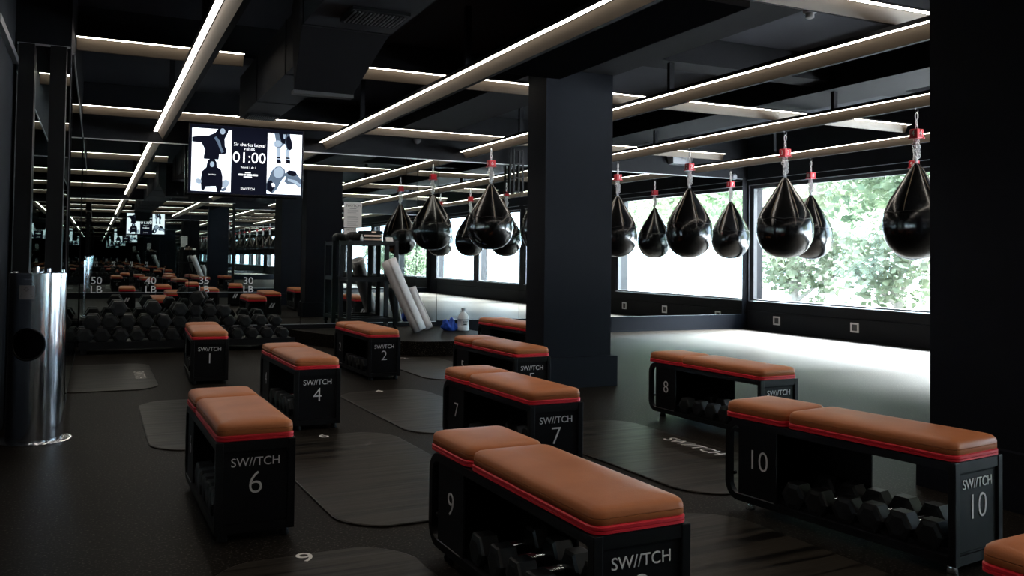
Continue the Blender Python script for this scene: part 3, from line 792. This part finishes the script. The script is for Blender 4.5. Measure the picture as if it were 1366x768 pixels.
def make_bag():
    """hangs from z = 0 (underside of the beam) downwards"""
    t = thing('punching_bag', 'bag', 'punching bag')
    bm = NB(); link_loop(bm, -.018, 0, l=.024, w=.03, r=.0045); obj('hook_ring', bm, M['bmetal'], t)
    bm = NB()
    link_loop(bm, -.072, PI / 2, l=.042, w=.022, r=.0055); link_loop(bm, -.135, .2, l=.034, w=.018, r=.005); link_loop(bm, -.172, PI / 2, l=.03, w=.018, r=.005)
    obj('upper_chain', bm, M['chain'], t)
    bm = B(-.043, .043, -.043, .043, -.274, -.188, bev=.007)
    for a in range(4):   # small lugs at the lower corners
        c = math.cos(PI / 4 + a * PI / 2); t2 = math.sin(PI / 4 + a * PI / 2)
        box(bm, c * .058 - .009, c * .058 + .009, t2 * .058 - .009, t2 * .058 + .009, -.277, -.262, bev=.003)
    obj('swivel_box', bm, M['redbox'], t)
    bm = NB(); rr = random.Random(3)
    z = -.285
    for k in range(34):
        a = rr.uniform(0, 2 * PI); rad = rr.uniform(0, .036)
        link_loop(bm, -.285 - .175 * k / 34, rr.uniform(0, PI), l=.026, w=.019, r=.0052, tilt=rr.uniform(-.9, .9), dx=rad * math.cos(a))
    link_loop(bm, -.47, .5, l=.03, w=.018, r=.0045); link_loop(bm, -.487, -.8, l=.03, w=.018, r=.0045)
    obj('lower_chain', bm, M['chain'], t)
    # teardrop body with shallow pleats running down from the neck
    prof = [(.018, -.492), (.030, -.505), (.044, -.53), (.074, -.585), (.118, -.66), (.165, -.735), (.208, -.805), (.243, -.87), (.268, -.935), (.282, -1.0), (.286, -1.06), (.280, -1.12), (.262, -1.18), (.232, -1.237), (.190, -1.285), (.140, -1.318), (.085, -1.338), (.03, -1.345)]
    bm = NB(); n = 64; rows = []
    for r, h in prof:
        row = []
        for i in range(n):
            a = 2 * PI * i / n
            k = max(0.0, min(1.0, (h + 1.02) / .5))
            pl = 1 + .03 * k * math.cos(6 * (a - .3)) * (1 if r > .02 else .3)
            row.append(bm.verts.new((r * pl * math.cos(a), r * pl * math.sin(a), h)))
        rows.append(row)
    for a, b in zip(rows, rows[1:]):
        for i in range(n): bm.faces.new((a[i], a[(i + 1) % n], b[(i + 1) % n], b[i]))
    bm.faces.new(rows[0]); bm.faces.new(rows[-1])
    body = obj('bag_body', bm, M['bag'], t, smooth=True)
    bm = NB()     # tan welded seams on the upper pleats
    for j in range(6):
        a = 2 * PI * j / 6 + .3
        P = []
        for r, h in prof[2:9]: P.append(Vector((r * (1 + .03 * max(0, min(1, (h + 1.02) / .5))) * math.cos(a), r * (1 + .03 * max(0, min(1, (h + 1.02) / .5))) * math.sin(a), h)))
        tube(bm, P, [.0035, .0045, .005, .005, .0048, .004, .002], 6)
    obj('seam', bm, M['strap'], body)
    bm = NB(); pts = [(.272 * math.cos(2 * PI * i / 48), .272 * math.sin(2 * PI * i / 48), -.945 + .014 * abs(math.sin(4 * 2 * PI * i / 48))) for i in range(48)]
    tube(bm, pts, .003, 5, closed=True); obj('stitched_welt', bm, M['rubber'], body)
    bm = NB()
    for j in (0, 2, 4, 6):
        a = 2 * PI * j / 8 + .2; link_loop(bm, -.505, a, l=.018, w=.03, r=.003)
    obj('top_ring', bm, M['chrome'], t)
    return t
bproto = make_bag(); bused = [False]
ZBAG = ZL - .113
BAGS = [(6.62, 10.59, 1, 'black teardrop punching bag number 1, just right of the middle pillar', 1.0), (6.62, 8.93, 2, 'black teardrop punching bag number 2, second from the pillar in the front row', 1.0),
        (6.62, 7.255, 3, 'black teardrop punching bag number 3, in front of the window corner', 1.03), (6.62, 5.59, 4, 'black teardrop punching bag number 4, beside the right pillar', 1.0),
        (8.64, 10.63, 7, 'smaller-looking black teardrop bag in the back row, left of the window corner', 1.0), (8.64, 8.98, 8, 'black teardrop bag in the back row, half behind bag number 3', 1.0),
        (8.64, 7.33, 9, 'black teardrop bag in the back row, hidden behind bag number 4', 1.0),
        (4.64, 10.53, 6, 'black teardrop bag left of the middle pillar, in front of the mirror', 1.07), (4.64, 8.94, 5, 'black teardrop bag directly behind the middle pillar', 1.0)]
for x, y, n, lb, s in BAGS:
    t = copy_tree(bproto) if bused[0] else bproto
    bused[0] = True
    t.location = (x, y, ZBAG + (.075 if s > 1.05 else 0)); t.scale = (s, s, 1.0); t['label'] = lb; t['group'] = 'hanging punching bags'
for t in [o for o in bpy.data.objects if o.parent is None and o.name.startswith('punching_bag')]:
    n = [b[2] for b in BAGS if b[3] == t['label']][0]
    sbx = [c for c in kids(t) if c.name.startswith('swivel_box')][0]
    text('number', str(n), .068, M['white'], sbx, (0, -.0445, -.231), (PI / 2, 0, 0))
    text('number', str(n), .068, M['white'], sbx, (-.0445, 0, -.231), (PI / 2, 0, -PI / 2))

# ------------------------------------------------------------------ stainless wipe dispenser bin
CX, CY2, CR, CH = -.305, 5.93, .152, .985
cn = thing('steel_bin', 'tall brushed stainless steel bin with a round black opening', 'bin', (CX, CY2, 0))
obj('body', lathe(NB(), [(CR, .012), (CR, CH - .035), (CR + .001, CH - .034), (CR + .001, CH - .001), (CR - .004, CH), (CR - .006, CH - .004)], 64), M['steel'], cn, smooth=True, angle=30)
obj('base_flange', lathe(NB(), [(CR + .052, 0), (CR + .052, .008), (CR + .04, .012)], 48), M['steel'], cn, smooth=True, angle=30)
def on_cyl(u, v, r, a0): a = a0 + u / CR; return (r * math.cos(a), r * math.sin(a), v)
a0 = -PI / 2 - .26
bm = NB()
rings = [[bm.verts.new(on_cyl(q * math.cos(2 * PI * i / 40), .575 + q * math.sin(2 * PI * i / 40), CR + .0015, a0)) for i in range(40)] for q in (.012, .03, .048, .066, .080, .089)]
bm.faces.new(rings[0])
for ra, rb in zip(rings, rings[1:]):
    for i in range(40): bm.faces.new((ra[i], ra[(i + 1) % 40], rb[(i + 1) % 40], rb[i]))
obj('opening', bm, M['ink_deep'], cn)
bm = NB(); tube(bm, [on_cyl(.09 * math.cos(2 * PI * i / 48), .575 + .09 * math.sin(2 * PI * i / 48), CR + .002, a0) for i in range(48)], .006, 8, closed=True)
obj('opening_rim', bm, M['rubber'], cn, smooth=True)
bm = NB()
for i in range(6):
    q = [on_cyl(u, v, CR + .0015, a0) for u, v in ((-.055 + .085 * i / 6, .835), (-.055 + .085 * (i + 1) / 6, .835), (-.055 + .085 * (i + 1) / 6, .915), (-.055 + .085 * i / 6, .915))]
    bm.faces.new([bm.verts.new(p) for p in q])
st = obj('sticker', bm, M['greyp'], cn)
bm = NB()
for u0, u1, v0, v1 in ((-.045, .02, .850, .856), (-.04, .015, .862, .866)): bm.faces.new([bm.verts.new(on_cyl(u, v, CR + .0022, a0)) for u, v in ((u0, v0), (u1, v0), (u1, v1), (u0, v1))])
for k in (0, 1): tube(bm, [on_cyl(-.013 + .014 * (1 - .4 * k) * math.cos(PI / 2 * i), .893 + .014 * (1 - .4 * k) * math.sin(PI / 2 * i), CR + .0022, a0) for i in range(4)], .001, 5, closed=True)
obj('sticker_print', bm, M['ink'], st)
obj('lid', lathe(NB(), [(CR - .007, CH - .012), (CR - .007, CH - .002), (.03, CH + .004), (.03, CH + .006)], 48), M['steel'], cn, smooth=True, angle=30)
bm = NB(); lathe(bm, [(.016, CH + .006), (.016, CH + .035), (.013, CH + .038)], 16, (-.01, -.03, 0)); lathe(bm, [(.01, CH + .006), (.01, CH + .025)], 12, (.055, .0, 0))
obj('wipe_nozzle', bm, M['chrome'], cn, smooth=True, angle=40)

pp = thing('pale_tube', 'pale upright tube standing in the corner left of the steel bin', 'tube', (-.452, 6.32, 0))
obj('tube', lathe(NB(), [(.017, 0), (.018, .01), (.018, .96), (.016, .975)], 16), M['paper'], pp, smooth=True, angle=40)
obj('end_cap', lathe(NB(), [(.0185, .94), (.0185, .978), (.012, .985)], 16), M['greyp'], pp, smooth=True, angle=40)

# ------------------------------------------------------------------ shelf unit on the platform
sh = thing('shelf_unit', 'black metal shelf unit standing on the platform against the mirror', 'shelf', (0, 0, .16))
SX0, SX1, SY0, SY1 = 2.89, 3.55, 11.0, 11.46
for z0 in (.11, .63, 1.10):
    bm = B(SX0, SX1, SY0, SY0 + .03, z0, z0 + .05); box(bm, SX0, SX1, SY1 - .03, SY1, z0, z0 + .05)
    box(bm, SX0, SX0 + .03, SY0, SY1, z0, z0 + .05); box(bm, SX1 - .03, SX1, SY0, SY1, z0, z0 + .05)
    obj('rail', bm, M['bmetal'], sh)
for z0 in (.12, .645, 1.13): obj('shelf_board', B(SX0 + .03, SX1 - .03, SY0 + .03, SY1 - .03, z0, z0 + .018), M['bpanel'], sh)
for x, y in ((SX0, SY0), (SX1 - .045, SY0), (SX0, SY1 - .045), (SX1 - .045, SY1 - .045)):
    obj('post', B(x - .004, x + .049, y - .004, y + .049, .06, 1.16), M['bmetal'], sh)
    c = obj('caster', lathe(NB(), [(.03, -.014), (.034, -.01), (.034, .01), (.03, .014)], 16, (x + .022, y + .022, .034), axis='X'), M['rubber'], sh)
    obj('caster_fork', box(B(x + .003, x + .007, y + .008, y + .036, .03, .06), x + .037, x + .041, y + .008, y + .036, .03, .06), M['chrome'], c)
bag = thing('black_kit_bag', 'rounded black bag on the left of the shelf top', 'bag', (3.02, 11.26, 1.3085))
obj('body', loops(NB(), [(rrect(0, 0, .16 - 2 * i, .24 - 2 * i, .05 - i * .5, 5), z) for i, z in ((.02, 0), (.0, .02), (0, .07), (.015, .10), (.045, .118))]), M['rubber'], bag, smooth=True, angle=50)
for k in range(3):
    bx = thing('flat_box', ['bottom flat black box of the stack on the shelf top', 'middle flat black box of the stack on the shelf top', 'top flat black box of the stack on the shelf top'][k], 'box', (3.23, 11.2, 1.3085 + k * .046), .06 * (k - 1), 'flat boxes on the shelf top')
    obj('carton', B(-.125, .125, -.13, .13, .0005, .044, bev=.004), M['bpanel'], bx)
    obj('copper_glint', B(-.120, .120, -.1315, -.1302, .012, .034) if k < 2 else B(-.03, .03, -.1315, -.1302, .012, .034), M['copper'], bx)  # copper strip stands for a reflection on the black carton front
nc = thing('note_card', 'small white folded note card on the right of the shelf top', 'card', (3.45, 11.1, 1.3085), .1)
bm = NB(); w = .05
for s in (-1, 1): bm.faces.new([bm.verts.new(p) for p in ((-w, s * .03, 0), (w, s * .03, 0), (w, 0, .055), (-w, 0, .055))])
obj('card', bm, M['paper'], nc)
bt = thing('spray_bottle', 'small white bottle beside the stack on the shelf top', 'bottle', (3.08, 11.07, 1.3085))
obj('bottle_body', lathe(NB(), [(.016, 0), (.018, .004), (.018, .05), (.007, .062), (.007, .07)], 14), M['jug'], bt, smooth=True, angle=40)
obj('cap', lathe(NB(), [(.009, .0705), (.009, .085)], 12), M['paper'], bt, smooth=True, angle=40)

# leaning white rolls
def lean_roll(p0, p1, r0, r1, label, ph):
    p0, p1 = Vector(p0), Vector(p1)
    t = thing('leaning_roll', label, 'roll', p0, group='white rolls leaning by the mirror')
    d = (p1 - p0); L = d.length; q = d.to_track_quat('Z', 'Y')
    bm = NB(); n = 40; rows = []
    turns = 1.9
    for j in range(9):
        f = j / 8; row = []
        for i in range(n):
            a = turns * 2 * PI * i / (n - 1) + ph
            r = (r0 + (r1 - r0) * f) * (1 - .22 * i / (n - 1)) * (1 + .04 * math.sin(5 * f + i * .35))
            row.append(bm.verts.new((r * math.cos(a), r * math.sin(a), f * L)))
        rows.append(row)
    for a, b in zip(rows, rows[1:]):
        for i in range(n - 1): bm.faces.new((a[i], a[i + 1], b[i + 1], b[i]))
    o = obj('rolled_sheet', bm, M['rollpaper'], t, smooth=True)
    o.rotation_mode = 'QUATERNION'; o.rotation_quaternion = q
    sol = o.modifiers.new('thick', 'SOLIDIFY'); sol.thickness = .004
lean_roll((3.72, 10.62, .180), (3.37, 10.865, 1.06), .090, .108, 'white rolled sheet leaning on the shelf unit, front one', .3)
lean_roll((3.975, 10.98, .172), (3.79, 11.17, .70), .060, .066, 'shorter white rolled sheet standing behind the front roll', 1.4)

# jug and cloth
jg = thing('plastic_jug', 'clear white plastic jug with a printed label on the platform', 'jug', (4.355, 10.72, .1605))
obj('jug_body', lathe(NB(), [(.070, 0), (.078, .008), (.078, .05), (.074, .055), (.074, .15), (.078, .155), (.072, .185), (.045, .225), (.022, .245), (.022, .262)], 28), M['jug'], jg, smooth=True, angle=40)
obj('cap', lathe(NB(), [(.027, .2625), (.027, .292), (.024, .295)], 18), M['greyp'], jg, smooth=True, angle=40)
bm = NB()
for i in range(8):
    a = -PI / 2 - .75 + 1.2 * i / 8; b = -PI / 2 - .75 + 1.2 * (i + 1) / 8; r = .0752
    bm.faces.new([bm.verts.new(p) for p in ((r * math.cos(a), r * math.sin(a), .065), (r * math.cos(b), r * math.sin(b), .065), (r * math.cos(b), r * math.sin(b), .14), (r * math.cos(a), r * math.sin(a), .14))])
lb = obj('label', bm, M['paper'], jg)
bm = NB()
for x0, x1, z0 in ((-.034, -.012, .118), (-.008, .012, .118), (.016, .030, .118), (-.030, .022, .106)): box(bm, x0, x1, -.0772, -.0758, z0, z0 + .007)
obj('print', bm, M['ink'], lb)
obj('print_block', B(-.028, .020, -.0772, -.0762, .078, .094), M['ink'], lb)
cl = NB()
bmesh.ops.create_icosphere(cl, subdivisions=4, radius=1)
rr = random.Random(5)
for v in cl.verts:
    x, y, z = v.co
    k = 1 + .16 * math.sin(6 * x + 3 * y) * math.cos(5 * z) + .10 * math.sin(11 * y + 7 * x)
    v.co = (x * .105 * k, y * .085 * k, max(0, (z * .085 + .055)) * (1 + .25 * math.sin(7 * x)))
tag(obj('blue_cloth', cl, M['bluecloth'], loc=(4.195, 10.78, .1605), smooth=True), 'crumpled bright blue cloth lying beside the plastic jug', 'cloth')

# ------------------------------------------------------------------ outside
struct('ground', B(XR + .3, 60, -40, 45, -.6, -.5), M['pave'], 'pale sunlit ground outside the windows', 'ground')
def tree(x, y, h, r, leaf, label, n=1500, ls=.22, trunk=.16):
    t = thing('leafy_tree', label, 'tree', (x, y, -.5), group='trees outside the window')
    rr = random.Random(int(x * 31 + y * 17))
    bm = NB(); pts = [(0, 0, 0), (.08, .05, h * .25), (-.05, .12, h * .5), (.1, 0, h * .8)]
    tube(bm, pts, [trunk, trunk * .8, trunk * .6, trunk * .3], 10)
    for k in range(5):
        a = rr.uniform(0, 2 * PI); z = h * (.3 + .09 * k)
        tube(bm, [(0, .05, z), (r * .35 * math.cos(a), r * .35 * math.sin(a), z + r * .3), (r * .7 * math.cos(a), r * .7 * math.sin(a), z + r * .5)], [trunk * .4, trunk * .25, trunk * .1], 7)
    obj('trunk', bm, M['tree_trunk'], t, smooth=True)
    bm = NB()
    cs = []
    for k in range(34):
        a = rr.uniform(0, 2 * PI); q = r * math.sqrt(rr.random()) * .85; z = h * .42 + rr.random() * h * .55
        cs.append((q * math.cos(a), q * math.sin(a), z, rr.uniform(.35, .6) * r * .75))
    for k in range(n):
        cx, cy, cz, cr = rr.choice(cs)
        v = Vector((rr.gauss(0, 1), rr.gauss(0, 1), rr.gauss(0, 1))).normalized() * cr * rr.uniform(.55, 1.0)
        c = Vector((cx, cy, cz)) + v
        u = Vector((rr.gauss(0, 1), rr.gauss(0, 1), rr.gauss(0, 1))).normalized(); w = u.orthogonal().normalized(); s = ls * rr.uniform(.6, 1.2)
        bm.faces.new([bm.verts.new(c + u * s * .6), bm.verts.new(c + w * s * .35), bm.verts.new(c - u * s * .6), bm.verts.new(c - w * s * .35)])
    obj('foliage', bm, M[leaf], t)
    return t
tree(16.2, 13.4, 6.0, 2.1, 'leafA', 'leafy tree outside the window, in the middle of the view', 5200)
tree(15.2, 10.4, 5.2, 1.9, 'leafA', 'leafy tree outside behind punching bag number 4', 5000)
tree(17.0, 17.2, 6.6, 2.2, 'leafB', 'pale tree with visible trunk outside by the window corner', 4200, trunk=.2)
tree(20.0, 14.5, 7.6, 3.2, 'leafA', 'large tree in the second row outside the window', 6000, .3)
tree(20.5, 20.5, 7.0, 3.0, 'leafB', 'pale large tree far outside at the left of the window', 5000, .3)
tree(14.0, 12.2, 2.6, 1.3, 'leafB', 'low pale bush just outside the window', 2600, .16)
tree(13.6, 9.4, 2.3, 1.2, 'leafB', 'low pale bush outside near the right pillar', 2400, .16)
tree(14.2, 15.2, 2.4, 1.3, 'leafB', 'low pale bush outside at the window corner', 2400, .16)
tree(25.0, -7.6, 7.5, 3.2, 'leafA', 'tree across the street seen only in the mirror', 4500, .3)
tree(26.0, -12.5, 8.2, 3.6, 'leafB', 'distant tree seen only in the mirror', 4500, .3)
tree(25.5, -18.0, 7.8, 3.4, 'leafA', 'distant tree at the far left of the mirrored window', 4500, .3)

# ------------------------------------------------------------------ light
w = bpy.data.worlds.new('World'); sc.world = w; w.use_nodes = True
nt = w.node_tree; bg = nt.nodes['Background']
bg.inputs['Color'].default_value = (.62, .80, 1.0, 1); bg.inputs['Strength'].default_value = 12.0
sd = bpy.data.lights.new('Sun', 'SUN'); sd.energy = 680.0; sd.angle = math.radians(36); sd.color = (.88, .94, 1.0)
so = bpy.data.objects.new('Sun', sd); COL.objects.link(so); so.rotation_euler = (math.radians(-6), math.radians(44), 0)
for a, b in WIN:      # portals: they only guide the sky sampling
    ld = bpy.data.lights.new('Portal', 'AREA'); ld.shape = 'RECTANGLE'; ld.size = GZ1 - GZ0; ld.size_y = b - a
    lo = bpy.data.objects.new('Portal', ld); COL.objects.link(lo)
    lo.location = (XR + .12, (a + b) / 2, (GZ0 + GZ1) / 2); lo.rotation_euler = (0, PI / 2, 0)
    ld.cycles.is_portal = True

# ------------------------------------------------------------------ camera
f, yaw, pitch, roll, cyp = 1178.0, math.radians(25.2), math.radians(1.62), math.radians(.70), 312.0
F = Vector((math.sin(yaw) * math.cos(pitch), math.cos(yaw) * math.cos(pitch), math.sin(pitch)))
R = Vector((math.cos(yaw), -math.sin(yaw), 0)); U = R.cross(F)
R2 = R * math.cos(roll) + U * math.sin(roll); U2 = -R * math.sin(roll) + U * math.cos(roll)
cd = bpy.data.cameras.new('Camera'); cam = bpy.data.objects.new('Camera', cd); COL.objects.link(cam)
cam.matrix_world = Matrix(((R2.x, U2.x, -F.x, 0), (R2.y, U2.y, -F.y, 0), (R2.z, U2.z, -F.z, CAM_H), (0, 0, 0, 1)))
cd.sensor_fit = 'HORIZONTAL'; cd.sensor_width = 36; cd.lens = 36 * f / 1366
cd.shift_y = (cyp - 384.0) / 1366.0
cd.clip_start = .02; cd.clip_end = 200
sc.camera = cam

# ------------------------------------------------------------------ render look
sc.view_settings.view_transform = 'Standard'
sc.view_settings.look = 'None'
sc.view_settings.exposure = 0
cy = sc.cycles
cy.max_bounces = 10; cy.diffuse_bounces = 3; cy.glossy_bounces = 7; cy.transparent_max_bounces = 12; cy.transmission_bounces = 4
cy.caustics_reflective = False; cy.caustics_refractive = False
cy.use_denoising = True
